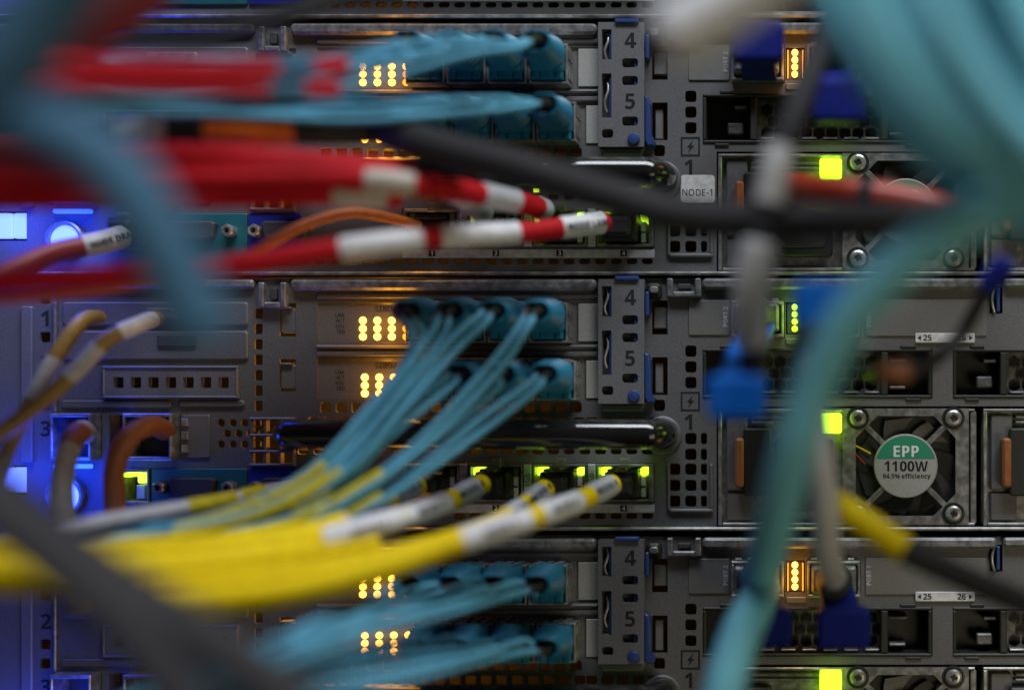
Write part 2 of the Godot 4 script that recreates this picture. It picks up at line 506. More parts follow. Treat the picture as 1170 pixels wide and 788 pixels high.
func rj45(s, x, lit_l, lit_r):
	# one jack, x is its left edge; jack is 62 wide
	var st := begin()
	for b in [[x, 530, x + 62, 533], [x, 570, x + 62, 573], [x, 533, x + 2.5, 570], [x + 59.5, 533, x + 62, 570]]:
		prism_st(st, rr(b[0], b[1], b[2], b[3]), -12.0, 1.0, 0.2)
	var j := done(st, s, "network_jack", M.zinc)
	box(j, "jack_interior", M.black, x + 2.5, 533, x + 59.5, 570, -14.0, -10.0, 0.0)
	box(j, "side_guide", M.black, x + 12, 536, x + 47, 541, -10.0, 0.4, 0.2)
	box(j, "contact_block", M.plate, x + 50, 544, x + 56, 568, -10.0, -0.3, 0.3)
	box(j, "contact_block", M.black, x + 50.5, 555, x + 55.5, 557, -0.4, -0.1, 0.0)
	for p in [[x + 4.5, lit_l], [x + 50, lit_r]]:
		var m = M.led_green if p[1] == 2 else M.led_green_pale if p[1] == 1 else M.clear
		box(j, "link_led", m, p[0], 534, p[0] + 6.5, 543, -10.0, 0.2, 0.5, 1)
		if p[1] == 2: omni(j, L(p[0] + 3, 538, 2.2), Color(0.5, 1.0, 0.03), 0.00003, 0.0015, 0.1)

func build_server() -> Node3D:
	var s := Node3D.new()
	# ---- cut-outs of the rear panel
	var H := []
	H.append(rr(362, 345, 684.5, 392))
	H.append(rr(362, 409, 684.5, 456))
	for y in [[346, 384], [410, 447]]: H.append(rr(319, y[0], 338, y[1]))
	for y in 7: H.append(sq(295, 358 + y * 17.6, 9.5, 12, 1.5))
	for x in 3:
		for y in 3: H.append(sq(296 + x * 16.5, 486 + y * 18.5, 12.5, 14.5, 1.5))
	for x in 18:
		if x != 0: H.append(sq(354 + x * 17.9, 465.5, 13, 11.5, 2.5))
		H.append(sq(358 + x * 17.9 + 17.9 * 0, 482, 13, 11, 2.5))
	for x in 5: H.append(sq(676 + x * 17.9, 482, 13, 11, 2.5))
	for x in 23: H.append(sq(346 + x * 17.9, 515.5, 13, 7, 3))
	for x in 23: H.append(sq(346 + x * 17.9, 589.5, 13, 6.5, 3))
	H.append(rr(459, 529, 748, 574))
	# right of the risers
	H.append(rr(745, 343, 763, 382))
	H.append(rr(745, 408, 763, 451))
	H.append(sq(753.5, 463, 13, 13, 3))
	for y in [401, 419, 437]: H.append(sq(789.5, y, 13, 13, 3))
	for y in [501, 519]:
		H.append(sq(789.5, y, 13, 13, 3))
		H.append(sq(804.5, y, 7, 13, 2.5))
	for y in [536, 554.5, 572.5]:
		for x in [771, 789.5]: H.append(sq(x, y, 13, 13, 3))
		H.append(sq(804.5, y, 7, 13, 2.5))
	# module cages, black bays and power supply bay
	H.append(rr(836, 344, 897, 386))
	H.append(rr(898, 345, 920, 382))
	H.append(rr(922, 344, 984, 386))
	H.append(rr(803, 398, 1066, 455))
	H.append(rr(1089, 398, 1352, 455))
	H.append(rr(819, 464, 1400, 602.5))
	H.append(rr(1131, 327, 1146, 358))
	# left side
	H.append(rr(124, 474, 206, 523))
	H.append(rr(66, 474, 116, 523))
	for r in 3:
		for c in 4: H.append(circ(252 + c * 13.5 + (6.7 if r % 2 else 0.0), 465 + 18 + r * 12.2, 5.2, 6, PI / 6))
	for x in 7: H.append(sq(137 + x * 20, 437, 11.5, 12, 1.0))
	H.append(rr(136, 537, 170, 574))
	for y in [341, 385, 441, 463]: H.append(sq(51, y, 12, 12, 2))
	H.append(rr(-8, 532, 30, 566))
	var panel := sheet(s, "rear_panel", M.panel, -30, 318, 1400, 605, 0.0, 1.2, H)
	# ---- the shell behind it
	var st := begin()
	var c := [L(-30, 316.5, -0.1), L(1400, 316.5, -0.1), L(1400, 606, -0.1), L(-30, 606, -0.1)]
	var dz := Vector3(0, 0, -0.05)
	quad(st, c[0], c[1], c[1] + dz, c[0] + dz, Vector3.DOWN)
	quad(st, c[3], c[2], c[2] + dz, c[3] + dz, Vector3.UP)
	quad(st, c[0], c[3], c[3] + dz, c[0] + dz, Vector3.RIGHT)
	quad(st, c[1], c[2], c[2] + dz, c[1] + dz, Vector3.LEFT)
	quad(st, c[0] + dz, c[1] + dz, c[2] + dz, c[3] + dz, Vector3.BACK)
	done(st, s, "chassis_shell", M.shell)
	omni(s, L(350, 500, -12), Color(1.0, 0.35, 0.03), 0.0004, 0.003, 0.2)
	omni(s, L(322, 395, -9), Color(1.0, 0.38, 0.03), 0.00016, 0.002, 0.2)
	# ---- lid edge: pressed strips and hooks
	box(s, "lid_strip", M.lip, 334, 319.5, 683, 332, 0.0, 2.6, 0.9, 5)
	box(s, "lid_strip", M.lip, -30, 319.5, 292, 330, 0.0, 2.2, 0.8, 4)
	box(s, "lid_strip", M.lip, 803, 318.5, 1139, 331, 0.0, 2.6, 0.9, 5)
	box(s, "lid_strip", M.lip, 1146, 318.5, 1400, 329, 0.0, 2.4, 0.8, 4)
	for h in [[298, 323, 330, 352], [763, 318.5, 802, 340]]:
		st = begin()
		prism_st(st, rr(h[0], h[1], h[0] + 7, h[3], 2), 0.0, 2.9, 0.5)
		prism_st(st, rr(h[2] - 7, h[1], h[2], h[3], 2), 0.0, 2.9, 0.5)
		prism_st(st, rr(h[0] + 7, h[3] - 6.5, h[2] - 7, h[3], 0), 0.0, 2.85, 0.5)
		var hook := done(st, s, "lid_hook", M.lip)
		box(hook, "hook_stop", M.shell, h[0] + 12, h[1] + 6, h[2] - 12, h[3] - 9, 0.0, 1.8, 0.4, 2)
	# ---- left: riser with slot numbers
	var lr := box(s, "riser_cover", M.riser, 26, 350, 39, 528, 0.0, 1.6, 0.4, 2)
	for t in [["1", 364], ["2", 415], ["3", 490]]: lettering(s, "slot_number", t[0], M.print, 52, t[1], 17, 0.08)
	box(lr, "riser_edge", M.zinc, 63, 345, 67, 528, 0.0, 2.0, 0.4)
	box(s, "slot_cover", M.panel, 72, 345, 284, 372, 0.0, 1.0, 0.5, 4)
	box(s, "slot_cover", M.panel, 72, 378, 284, 411, 0.0, 1.0, 0.5, 4)
	box(s, "slot_latch", M.zinc, 170, 352, 228, 366, 1.0, 2.6, 0.5, 3)
	box(s, "slot_latch", M.shell, 182, 383, 226, 396, 1.0, 1.9, 0.3, 2)
	st = begin()
	var fh := []
	for x in 7: fh.append(sq(137 + x * 20, 437, 12, 12.5, 1.0))
	sheet_st(st, 122, 421, 271, 452, 1.3, 1.25, fh)
	for b in [[119, 418, 274, 421], [119, 452, 274, 455], [119, 421, 122, 452], [271, 421, 274, 452]]: prism_st(st, rr(b[0], b[1], b[2], b[3]), 0.0, 1.9, 0.5)
	done(st, s, "vent_frame", M.riser)
	box(s, "pressed_rib", M.panel, 205, 457, 280, 465, 0.0, 0.9, 0.4, 4)
	box(s, "pressed_rib", M.panel, 70, 457, 196, 466, 0.0, 0.9, 0.4, 4)
	# cross bars before the square grid
	st = begin()
	for y in [476.5, 495.2, 513.7, 529]: prism_st(st, rr(287, y, 338, y + 3.2), 0.0, 2.2, 0.5)
	for x in [287.5, 303, 319.6, 335.5]: prism_st(st, rr(x, 477, x + 3.0, 531), 0.0, 1.9, 0.5)
	done(st, s, "vent_grid", M.riser)
	# left transceiver cages
	for x in [[68, 114], [150, 205]]:
		st = begin()
		for b in [[x[0], 472, x[1], 476], [x[0], 521, x[1], 525], [x[0], 476, x[0] + 3, 521], [x[1] - 3, 476, x[1], 521]]: prism_st(st, rr(b[0], b[1], b[2], b[3]), -12, 6.0, 0.3)
		var cg := done(st, s, "module_cage", M.steel)
		box(cg, "cage_interior", M.black, x[0] + 3, 476, x[1] - 3, 521, -12, -4, 0.0)
	box(s, "cage_flange", M.bracket, 207.5, 474, 240, 523, 0.0, 0.7, 0.2, 2)
	for k in 3: box(s, "flange_clip", M.steel, 209, 478 + k * 15, 216, 487 + k * 15, 0.7, 1.6, 0.2)
	# management jack, serial and video ports
	st = begin()
	for b in [[134, 535, 172, 539], [134, 572, 172, 576], [134, 539, 137, 572], [169, 539, 172, 572]]: prism_st(st, rr(b[0], b[1], b[2], b[3]), -10, 1.2, 0.3)
	var mg := done(st, s, "management_jack", M.zinc)
	box(mg, "link_led", M.led_green_pale, 157, 540, 167, 552, -8, 0.6, 0.6, 2)
	box(mg, "link_led", M.led_green, 139, 540, 148, 545, -8, 0.2, 0.4, 1)
	box(mg, "contact_block", M.plate, 155, 554, 165, 570, -8, -0.2, 0.3)
	omni(mg, L(160, 546, 3), Color(0.5, 1.0, 0.03), 0.00004, 0.0015, 0.1)
	for d in [[174, 283, M.dsub_teal], [284.5, 345, M.dsub_blue]]:
		var plate := box(s, "port_plate", d[2], d[0], 535, d[1], 590, 0.0, 1.0, 0.3, 2)
		var mx: float = 224.0 if d[0] < 200 else 330.0
		var w: float = 27.0
		shape(plate, "port_shell", M.shell, PackedVector2Array([Vector2(mx - w, 548), Vector2(mx - w + 4, 545), Vector2(mx + w - 4, 545), Vector2(mx + w, 548), Vector2(mx + w - 3, 563), Vector2(mx + w - 7, 566), Vector2(mx - w + 7, 566), Vector2(mx - w + 3, 563)]), 1.0, 4.2, 0.6)
		for q in ([188.0, 266.0] if d[0] < 200 else [296.0]):
			turned(plate, "hex_post", M.steel, [[7.5, 1.0], [7.5, 4.6], [6.4, 5.2], [3.6, 5.2], [3.2, 2.0], [0.0, 2.0]], q, 556, 6)
	# blue lit identify button and light slots
	box(s, "identify_led", M.led_ice, -6, 534, 12, 563, -2.0, -0.4, 0.4, 2)
	box(s, "identify_led", M.led_ice, 14, 534, 29, 563, -2.0, -0.4, 0.4, 2)
	turned(s, "identify_led", M.led_ice, [[17, 0.0], [17, 1.4], [15, 2.0], [0, 2.2]], 77, 566, 28)
	turned(s, "button_ring", M.zinc, [[22, 0.0], [22, 2.4], [20, 2.8], [17.6, 2.6], [17.4, 0.2]], 77, 566, 28)
	box(s, "identify_led", M.led_blue, 62, 530, 106, 535, 0.0, 1.4, 0.4, 2)
	for p in [[10, 548, 9.0], [77, 566, 9.0], [84, 520, 12.0]]:
		omni(s, L(p[0], p[1], p[2]), Color(0.012, 0.05, 1.0), 0.0009, 0.006, 0.3)
	# ---- cards
	network_card(s, 346, 0.0, [])
	network_card(s, 411, 9.0, [])
	for y in [346, 410]:
		box(s, "slot_tab", M.bracket, 320, y + 7, 337.6, y + 34, -2.4, -0.5, 0.3, 1)
		box(s, "slot_tab", M.zinc, 320, y + 4.5, 333, y + 6.8, -3.0, 0.6, 0.2)
	st = begin()
	prism_st(st, rr(362, 394, 684, 398, 0), 0.0, 1.6, 0.6)
	prism_st(st, rr(362, 401, 684, 407, 0), 0.0, 0.9, 0.4)
	prism_st(st, rr(362, 335.5, 684, 341, 0), 0.0, 0.8, 0.4)
	done(st, s, "card_divider", M.riser)
	# ---- riser with numbers four and five
	var RH := []
	RH.append(rr(690, 328, 701, 362))
	RH.append(rr(690, 378, 701, 428))
	RH.append(rr(690, 441, 703, 451, 3, 2))
	for y in [366, 386, 432]: RH.append(rr(713, y - 5.2, 731, y + 5.2, 3, 2))
	var riser := sheet(s, "riser_cover", M.riser, 686, 320, 738, 461, 4.0, 3.9, RH)
	var rlip := PackedVector2Array([Vector2(686, 461), Vector2(738, 461), Vector2(735, 470), Vector2(690, 470)])
	shape(riser, "riser_foot", M.riser, rlip, 0.0, 2.6, 0.8)
	lettering(riser, "slot_number", "4", M.print, 722, 341, 17, 4.05)
	lettering(riser, "slot_number", "5", M.print, 722, 410, 17, 4.05)
	box(riser, "blue_clip", M.blue, 705, 316.8, 732, 321.5, 1.0, 5.0, 0.3, 1)
	for b in [[698, 329, 701, 361], [698, 379, 701, 427]]: box(riser, "blue_clip", M.blue, b[0], b[1], b[2] - 0.2, b[3], -2.0, 3.2, 0.2)
	for y in [366, 386, 432]: box(riser, "blue_clip", M.blue, 726, y - 5.0, 730.8, y + 5.0, -2.0, 3.0, 0.2)
	for b in [[693, 331, 697, 360], [693, 386, 697, 420]]:
		var sp := PackedVector3Array()
		for i in 7: sp.append(L(694.5 + sin(i * 1.05) * 2.2, b[1] + (b[3] - b[1]) * i / 6.0, 1.5 + sin(i * 0.5) * 1.2))
		tube(riser, "spring_clip", M.steel, sp, 0.0005, -1.0, 6)
	turned(riser, "blue_button", M.blue, [[7, 0.0], [7, 4.6], [5.5, 5.2], [0, 5.4]], 726.5, 452.5, 16)
	# blue levers right of the riser
	box(s, "lever_pivot", M.black, 739, 324, 757, 342, 0.0, 3.6, 1.0, 6)
	box(s, "lever_pin", M.zinc, 744, 328, 754, 336, 3.6, 4.4, 0.4, 3)
	box(s, "blue_lever", M.blue, 739, 334, 743.5, 362, 0.2, 4.4, 0.5, 2)
	shape(s, "blue_lever", M.blue, PackedVector2Array([Vector2(738.5, 403), Vector2(743, 405), Vector2(745, 412), Vector2(745.5, 450), Vector2(750, 455), Vector2(749, 460), Vector2(742, 461), Vector2(738.5, 455)]), 0.2, 4.6, 0.6)
	box(s, "slot_liner", M.bracket, 746.5, 350, 762, 375, -3.0, -1.4, 0.3)
	box(s, "slot_liner", M.bracket, 748, 414, 757, 449, -3.0, -1.6, 0.3)
	# ---- carrying handle
	var hp := []
	for q in [[345, 496, -1.0], [346, 496, 6.0], [356, 496, 11.0], [375, 496, 12.5], [560, 496, 12.5], [735, 496, 12.5], [756, 496, 11.0], [765, 496, 6.0], [766, 496, -1.0]]: hp.append(L(q[0] - 8, q[1] - 1.5, q[2]))
	st = begin()
	var hs := spline(hp, 6)
	tube_st(st, hs, 0.0051, 0.0051, 20)
	done(st, s, "carry_handle", M.gloss)
	turned(s, "handle_socket", M.panel, [[22, 0.0], [22, 0.8], [20, 1.3], [16, 1.3], [15, 0.6]], 757, 497, 24)
	# ---- copper jacks
	var jw := box(s, "jack_surround", M.shell, 460, 529.5, 747, 573.5, -20.0, -13.0, 0.0)
	var lit := [[0, 0], [1, 0], [2, 1], [2, 2]]
	for k in 4: rj45(s, 463 + k * 73, lit[k][0], lit[k][1])
	for k in 3:
		var lp := box(s, "speed_plate", M.plate, 526 + k * 73, 530, 535 + k * 73, 573, -12.0, 1.3, 0.3)
		lettering(lp, "speed_print", "1Gb", M.print, 530.4 + k * 73, 548, 6.4, 1.36, PI / 2, false)
	box(s, "jack_end", M.zinc, 743, 530, 747.5, 573, -12.0, 1.1, 0.3)
	for k in 4:
		box(s, "port_tab", M.clear, 490 + k * 73, 523, 501 + k * 73, 534, 0.4, 2.0, 0.3)
		box(s, "port_light_led", M.led_green_pale if k > 1 else M.clear, 478 + k * 73 - 14, 506.5, 484 + k * 73 - 14, 510.5, 0.0, 0.7, 0.2)
	box(s, "number_strip", M.plate, 460, 576, 748, 585.5, 0.0, 0.25, 0.05)
	for k in 4:
		var nb := box(s, "number_square", M.print, 490 + k * 73, 577, 497.5 + k * 73, 584, 0.25, 0.32, 0.0)
		lettering(nb, "port_number", str(k + 1), M.white_print, 493.8 + k * 73, 580.5, 5, 0.36)
	# ---- the column of marks beside the power supplies
	st = begin()
	for b in [[778, 447.5, 800, 449.5], [778, 467.5, 800, 469.5], [778, 449.5, 780, 467.5], [798, 449.5, 800, 467.5]]: prism_st(st, rr(b[0], b[1], b[2], b[3]), 0.0, 0.08, 0.0)
	prism_st(st, PackedVector2Array([Vector2(792.5, 451), Vector2(785, 459.5), Vector2(788.6, 459.8), Vector2(786, 466), Vector2(793.5, 457.5), Vector2(789.8, 457.2)]), 0.0, 0.08, 0.0)
	done(st, s, "power_symbol", M.print)
	lettering(s, "supply_number", "1", M.print, 788, 482.5, 17, 0.08)
	st = begin()
	prism_st(st, rr(763, 528, 766, 583, 1), 0.0, 1.4, 0.4)
	prism_st(st, rr(766, 581, 815, 585, 1), 0.0, 1.4, 0.4)
	prism_st(st, rr(811.5, 530, 815, 581, 1), 0.0, 1.3, 0.4)
	done(st, s, "vent_rim", M.riser)
	box(s, "rear_edge", M.steel, -30, 601.5, 1400, 605.6, 0.0, 2.2, 0.7)
	# ---- module cages right
	box(s, "cage_plate", M.bracket, 787, 343, 834, 383, 0.0, 0.5, 0.2, 2)
	lettering(s, "port_print", "PORT 2", M.plate, 829.5, 362, 5, 0.58, PI / 2)
	box(s, "cage_plate", M.bracket, 989, 342, 1128, 384, 0.0, 0.5, 0.2, 2)
	lettering(s, "port_print", "PORT 1", M.plate, 993, 362, 5, 0.58, PI / 2)
	for x in [[837, 896], [923, 983]]:
		st = begin()
		for b in [[x[0], 344.5, x[1], 348], [x[0], 382, x[1], 385.5], [x[0], 348, x[0] + 3, 382], [x[1] - 3, 348, x[1], 382]]: prism_st(st, rr(b[0], b[1], b[2], b[3]), -14, 4.0, 0.3)
		for t in 4: prism_st(st, rr(x[0] + 4 + t * 14, 341.5, x[0] + 11 + t * 14, 344.3), 0, 3.2, 0.2)
		var mc := done(st, s, "module_cage", M.steel)
		box(mc, "cage_interior", M.black, x[0] + 3, 348, x[1] - 3, 382, -14, -7, 0.0)
	var lw := box(s, "led_window", M.shell, 899, 346, 919, 381.5, -3.0, -1.0, 0.3, 2)
	for k in 4:
		var y: float = 350.5 + k * 8.3
		turned(lw, "status_led", M.led_amber, [[3.6, -1.0], [3.6, -0.2], [2.6, 0.3], [0, 0.5]], 908.5, y, 10)
	for x in [900.4, 917.6]: box(lw, "light_edge_led", M.led_amber_dim, x - 0.5, 348, x + 0.5, 380, -1.0, 0.0, 0.1)
	omni(lw, L(908.5, 363, 5), Color(1.0, 0.42, 0.04), 0.00022, 0.003, 0.1)
	box(s, "hatch_plate", M.bracket, 898, 386.5, 922, 394, 0.0, 0.7, 0.3, 2)
	box(s, "corner_slot_clip", M.blue, 1139, 329, 1143, 356, -3.0, 0.6, 0.3)
	var ring := PackedVector3Array()
	for i in 7: ring.append(L(1136.5 - sin(i * PI / 6) * 3.0, 329 + i * 4.6, 0.5 + sin(i * PI / 6)))
	tube(s, "spring_clip", M.steel, ring, 0.0005, -1.0, 6)
	var lb := box(s, "slot_label", M.paper, 1046, 380.5, 1114, 391.5, 0.0, 0.9, 0.2, 2)
	lettering(lb, "slot_print", "25", M.print, 1060, 386, 6.6, 0.95)
	lettering(lb, "slot_print", "26", M.print, 1099, 386, 6.6, 0.95)
	shape(lb, "slot_arrow", M.print, PackedVector2Array([Vector2(1048.5, 386), Vector2(1052.5, 383.2), Vector2(1052.5, 388.8)]), 0.9, 0.96, 0.0)
	shape(lb, "slot_arrow", M.print, PackedVector2Array([Vector2(1111.5, 386), Vector2(1107.5, 383.2), Vector2(1107.5, 388.8)]), 0.9, 0.96, 0.0)
	# black bays with honeycomb shutters
	for bx in [803.0, 1089.0]:
		st = begin()
		for b in [[bx, 398, bx + 262, 402], [bx, 451, bx + 262, 455], [bx, 402, bx + 4, 451], [bx + 258, 402, bx + 262, 451], [bx + 54, 402, bx + 62, 451], [bx + 204, 402, bx + 212, 451]]: prism_st(st, rr(b[0] + 0.2, b[1] + 0.2, b[2], b[3]), -10, 0.5, 0.4)
		for t in [[bx + 20, 394.5, bx + 36, 398.2], [bx + 14, 454.8, bx + 30, 458.5], [bx + 226, 394.5, bx + 244, 398.2], [bx + 232, 454.8, bx + 250, 458.5]]: prism_st(st, rr(t[0], t[1], t[2], t[3]), 0, 0.6, 0.3)
		var bay := done(st, s, "drive_bay", M.bay)
		box(bay, "bay_back", M.black, bx + 4, 402, bx + 258, 451, -12, -9, 0.0)
		var hx := []
		for r in 3:
			for q in 9: hx.append(circ(bx + 73 + q * 15.0 + (7.5 if r % 2 else 0.0), 413 + r * 13.2, 7.8, 6, PI / 6))
		sheet(bay, "honeycomb_shutter", M.dark_zinc, bx + 62, 402, bx + 204, 451, -5.0, 0.5, hx)
		for k in 6: box(bay, "shutter_tab", M.steel, bx + 66 + k * 24, 447, bx + 82 + k * 24, 449.2, -5.0, -1.0, 0.2)
		box(bay, "guide_pin", M.dark_zinc, bx + 28, 430, bx + 46, 443, -9, -2.0, 0.5, 2)
		box(bay, "guide_post", M.zinc, bx + 36, 410, bx + 50, 414, -9, -1.5, 0.3)
		box(bay, "guide_post", M.zinc, bx + 214, 410, bx + 234, 413, -9, -1.5, 0.3)
		box(bay, "guide_post", M.zinc, bx + 214, 441, bx + 232, 444, -9, -1.5, 0.3)
	# ---- power supplies
	power_supply(s, 820.0, true)
	power_supply(s, 1123.0, false)
	return s

# ---------------------------------------------------------------- cables
func way(pts: Array) -> Array:
	var o := []
	for p in pts: o.append(P(p[0], p[1], p[2]))
	return o
func rad(r: float, z: float) -> float: return r * U * (CAM - z * 0.001) / CAM
func part_of(c: PackedVector3Array, t0: float, t1: float, sub: int) -> PackedVector3Array:
	var a := clampi(int(round(t0 * sub)), 0, c.size() - 2)
	var b := clampi(int(round(t1 * sub)), a + 1, c.size() - 1)
	return c.slice(a, b + 1)
# a cable: points [x, y, z], radius in panel units, sleeves [from, to, material, widening, words]
func cable(called, label, group, m, pts: Array, r: float, sleeves := [], category := "cable") -> Node3D:
	var w := way(pts)
	var o := thing(called, label, category, w[0], group)
	var c := spline(w, 12)
	var zm := 0.0
	for p in pts: zm += p[2] / float(pts.size())
	var rr_ := rad(r, zm)
	tube(o, "jacket", m, c, rr_, rr_, 14, w[0])
	for s in sleeves:
		var seg := part_of(c, s[0], s[1], 12)
		tube(o, "label_sleeve" if s[2] == M.paper or s[2] == M.plate else "colour_band", s[2], seg, rr_ * s[3], rr_ * s[3], 14, w[0])
		if s.size() > 4:
			var k := seg.size() / 2
			var d: Vector3 = (seg[k + 1] - seg[k - 1]).normalized()
			if d.x < 0: d = -d
			var eye := P(VX, VY, 449.0)
			var f: Vector3 = (eye - seg[k])
			f = (f - d * f.dot(d)).normalized()
			var t := TextMesh.new()
			t.text = s[4]
			t.font = fntb
			t.font_size = 32
			t.pixel_size = 0.01
			var tk := rr_ * 0.62 / 0.23
			t.depth = 0.0003 / tk
			var tm := MeshInstance3D.new()
			tm.mesh = t
			tm.material_override = M.print
			tm.name = "label_print"
			o.add_child(tm, true)
			tm.transform = Transform3D(Basis(d * tk, f.cross(d) * tk, f * tk), seg[k] + f * rr_ * s[3] * 0.99 - w[0])
	return o

# duplex fibre lead plugged into a cage: cx, ly panel units of its boot; pts image way of the two strands
func fibre(cx, ly, pts: Array, label, group, sleeves := [], sep := 5.6):
	var O := W(cx, ly, 0)
	var o := thing("fibre_lead", label, "fibre cable", O, group)
	# body and latch, made round the boot centre (drawn with L, so bring it back to the origin)
	var B := L(cx, ly, 0)
	var st := begin()
	prism_st(st, rr(cx - 19, ly - 14.5, cx + 19, ly + 20, 5, 3), -4.0, 12.0, 0.8, B)
	var body := done(st, o, "connector", M.teal)
	st = begin()
	for b in [[-17.5, -9.0], [-7.8, 7.8], [9.0, 17.5]]: prism_st(st, rr(cx + b[0], ly + 12, cx + b[1], ly + 27.5, 1), 3.0, 10.0, 0.5, B)
	prism_st(st, rr(cx - 17, ly + 13, cx + 17, ly + 26.5, 0), 3.0, 9.2, 0.3, B)
	done(st, body, "latch", M.teal)
	var prof := [[17.5, 11.5]]
	for k in 6:
		var r := 18.4 - k * 1.25
		var z := 12.4 + k * 2.0
		prof.append_array([[r, z], [r, z + 1.1], [r - 1.6, z + 1.35], [r - 1.6, z + 1.85]])
	prof.append_array([[12.2, 24.4], [12.6, 25.2], [12.2, 26.0], [11.0, 26.4], [9.2, 26.0], [8.6, 24.8], [8.2, 16.0], [0.0, 16.0]])
	st = begin()
	turned_st(st, prof, cx, ly, 24, 4.5, B)
	done(st, o, "boot", M.teal)
	st = begin()
	for e in [-6.2, 6.2]: turned_st(st, [[5.6, 16.0], [5.6, 24.6], [4.6, 25.0], [0.0, 25.0]], cx + e, ly, 12, 0.0, B)
	done(st, o, "cable_entry", M.black)
	var w := way(pts)
	var n := w.size()
	for e in [-1.0, 1.0]:
		var q := [W(cx + e * 6.2, ly, 23.0), W(cx + e * 5.8 - 2, ly + 1.5, 30.0)]
		for i in n:
			var t: Vector3 = (w[mini(i + 1, n - 1)] - w[maxi(i - 1, 0)]).normalized()
			var side := t.cross(Vector3.BACK).normalized()
			var tw := sin(i * 1.7 + cx * 0.13 + ly * 0.07)
			q.append(w[i] + side * (e * -sep * (0.95 + 0.2 * tw) + 1.2 * sin(i * 2.3 + cx)) * U * 0.9 + Vector3(0, 0, e * (0.0006 + 0.0012 * cos(i * 1.9 + cx * 0.11))))
		var c := spline(q, 10)
		tube(o, "strand", M.teal_fibre, c, rad(4.0, 45), -1.0, 10, O)
		tube(o, "strain_relief", M.black, part_of(c, 0.0, 1.35, 10), rad(4.9, 30), -1.0, 10, O)
	if sleeves:
		var c2 := spline(w, 10)
		for s in sleeves: tube(o, "colour_flag", s[2], part_of(c2, s[0], s[1], 10), rad(s[3], 60), -1.0, 12, O)

func copper_plug(o: Node3D, cx, cy, boot_mat):   # square plug in a jack
	var B := L(cx, cy, 0)
	var d := W(cx, cy, 0) - o.position
	var st := begin()
	prism_st(st, rr(cx - 19, cy - 13, cx + 19, cy + 17, 2, 2), -9, 6.5, 0.8, B)
	var p := done(st, o, "plug", M.black)
	p.position = d
	st = begin()
	prism_st(st, rr(cx - 6, cy - 18, cx + 6, cy - 13, 1, 2), -9, 7.5, 0.4, B)
	done(st, p, "plug_latch", M.clear)
	st = begin()
	prism_st(st, rr(cx - 15, cy - 10, cx + 14, cy + 14, 6, 3), 6.5, 10.5, 1.6, B)
	done(st, p, "plug_boot", boot_mat)

func module_plug(called, label, group, cx, cy, tab: Array, tab_mat, boot := true, body_mat = null):
	# transceiver with a round boot and a pull tab; cx, cy on the panel
	var o := thing(called, label, "transceiver", W(cx, cy, 0), group)
	var B := L(cx, cy, 0)
	var st := begin()
	prism_st(st, rr(cx - 25, cy - 15, cx + 25, cy + 15, 2, 2), -10, 9, 0.8, B)
	done(st, o, "module_shell", M.zinc if body_mat == null else body_mat)
	if boot:
		st = begin()
		turned_st(st, [[21, 8.5], [21, 15], [19, 17], [15, 26], [13, 27], [0, 27]], cx, cy, 20, 0.0, B)
		done(st, o, "boot", M.dark_cable)
	var O := W(cx, cy, 0)
	st = begin()
	var c := spline(way(tab), 8)
	var half := 19.0
	var prev := []
	for i in c.size():
		var t := (c[mini(i + 1, c.size() - 1)] - c[maxi(i - 1, 0)]).normalized()
		var nn := t.cross(Vector3.RIGHT).normalized()
		if nn.z < 0: nn = -nn
		var e := Vector3.RIGHT * half * U * (1.0 if i < c.size() - 2 else 0.8)
		var th := nn * 0.0009
		var now := [c[i] - e + th - O, c[i] + e + th - O, c[i] + e - th - O, c[i] - e - th - O]
		if prev:
			for k in 4: quad(st, prev[k], prev[(k + 1) % 4], now[(k + 1) % 4], now[k], ([nn, Vector3.RIGHT, -nn, Vector3.LEFT] as Array)[k])
		if i == 0 or i == c.size() - 1: quad(st, now[0], now[1], now[2], now[3], t * (-1.0 if i == 0 else 1.0))
		prev = now
	var tb := done(st, o, "pull_tab", tab_mat)
	var e2 := c[c.size() - 1]
	st = begin()
	var ctr := Vector2((e2.x / U) + 585.0, 606.0 - e2.y / U)
	prism_st(st, rr(ctr.x - 28, ctr.y - 22, ctr.x + 28, ctr.y + 20, 7, 3), e2.z * 1000 - 3, e2.z * 1000 + 3, 1.2, O, true)
	done(st, tb, "grip", tab_mat)
	return o

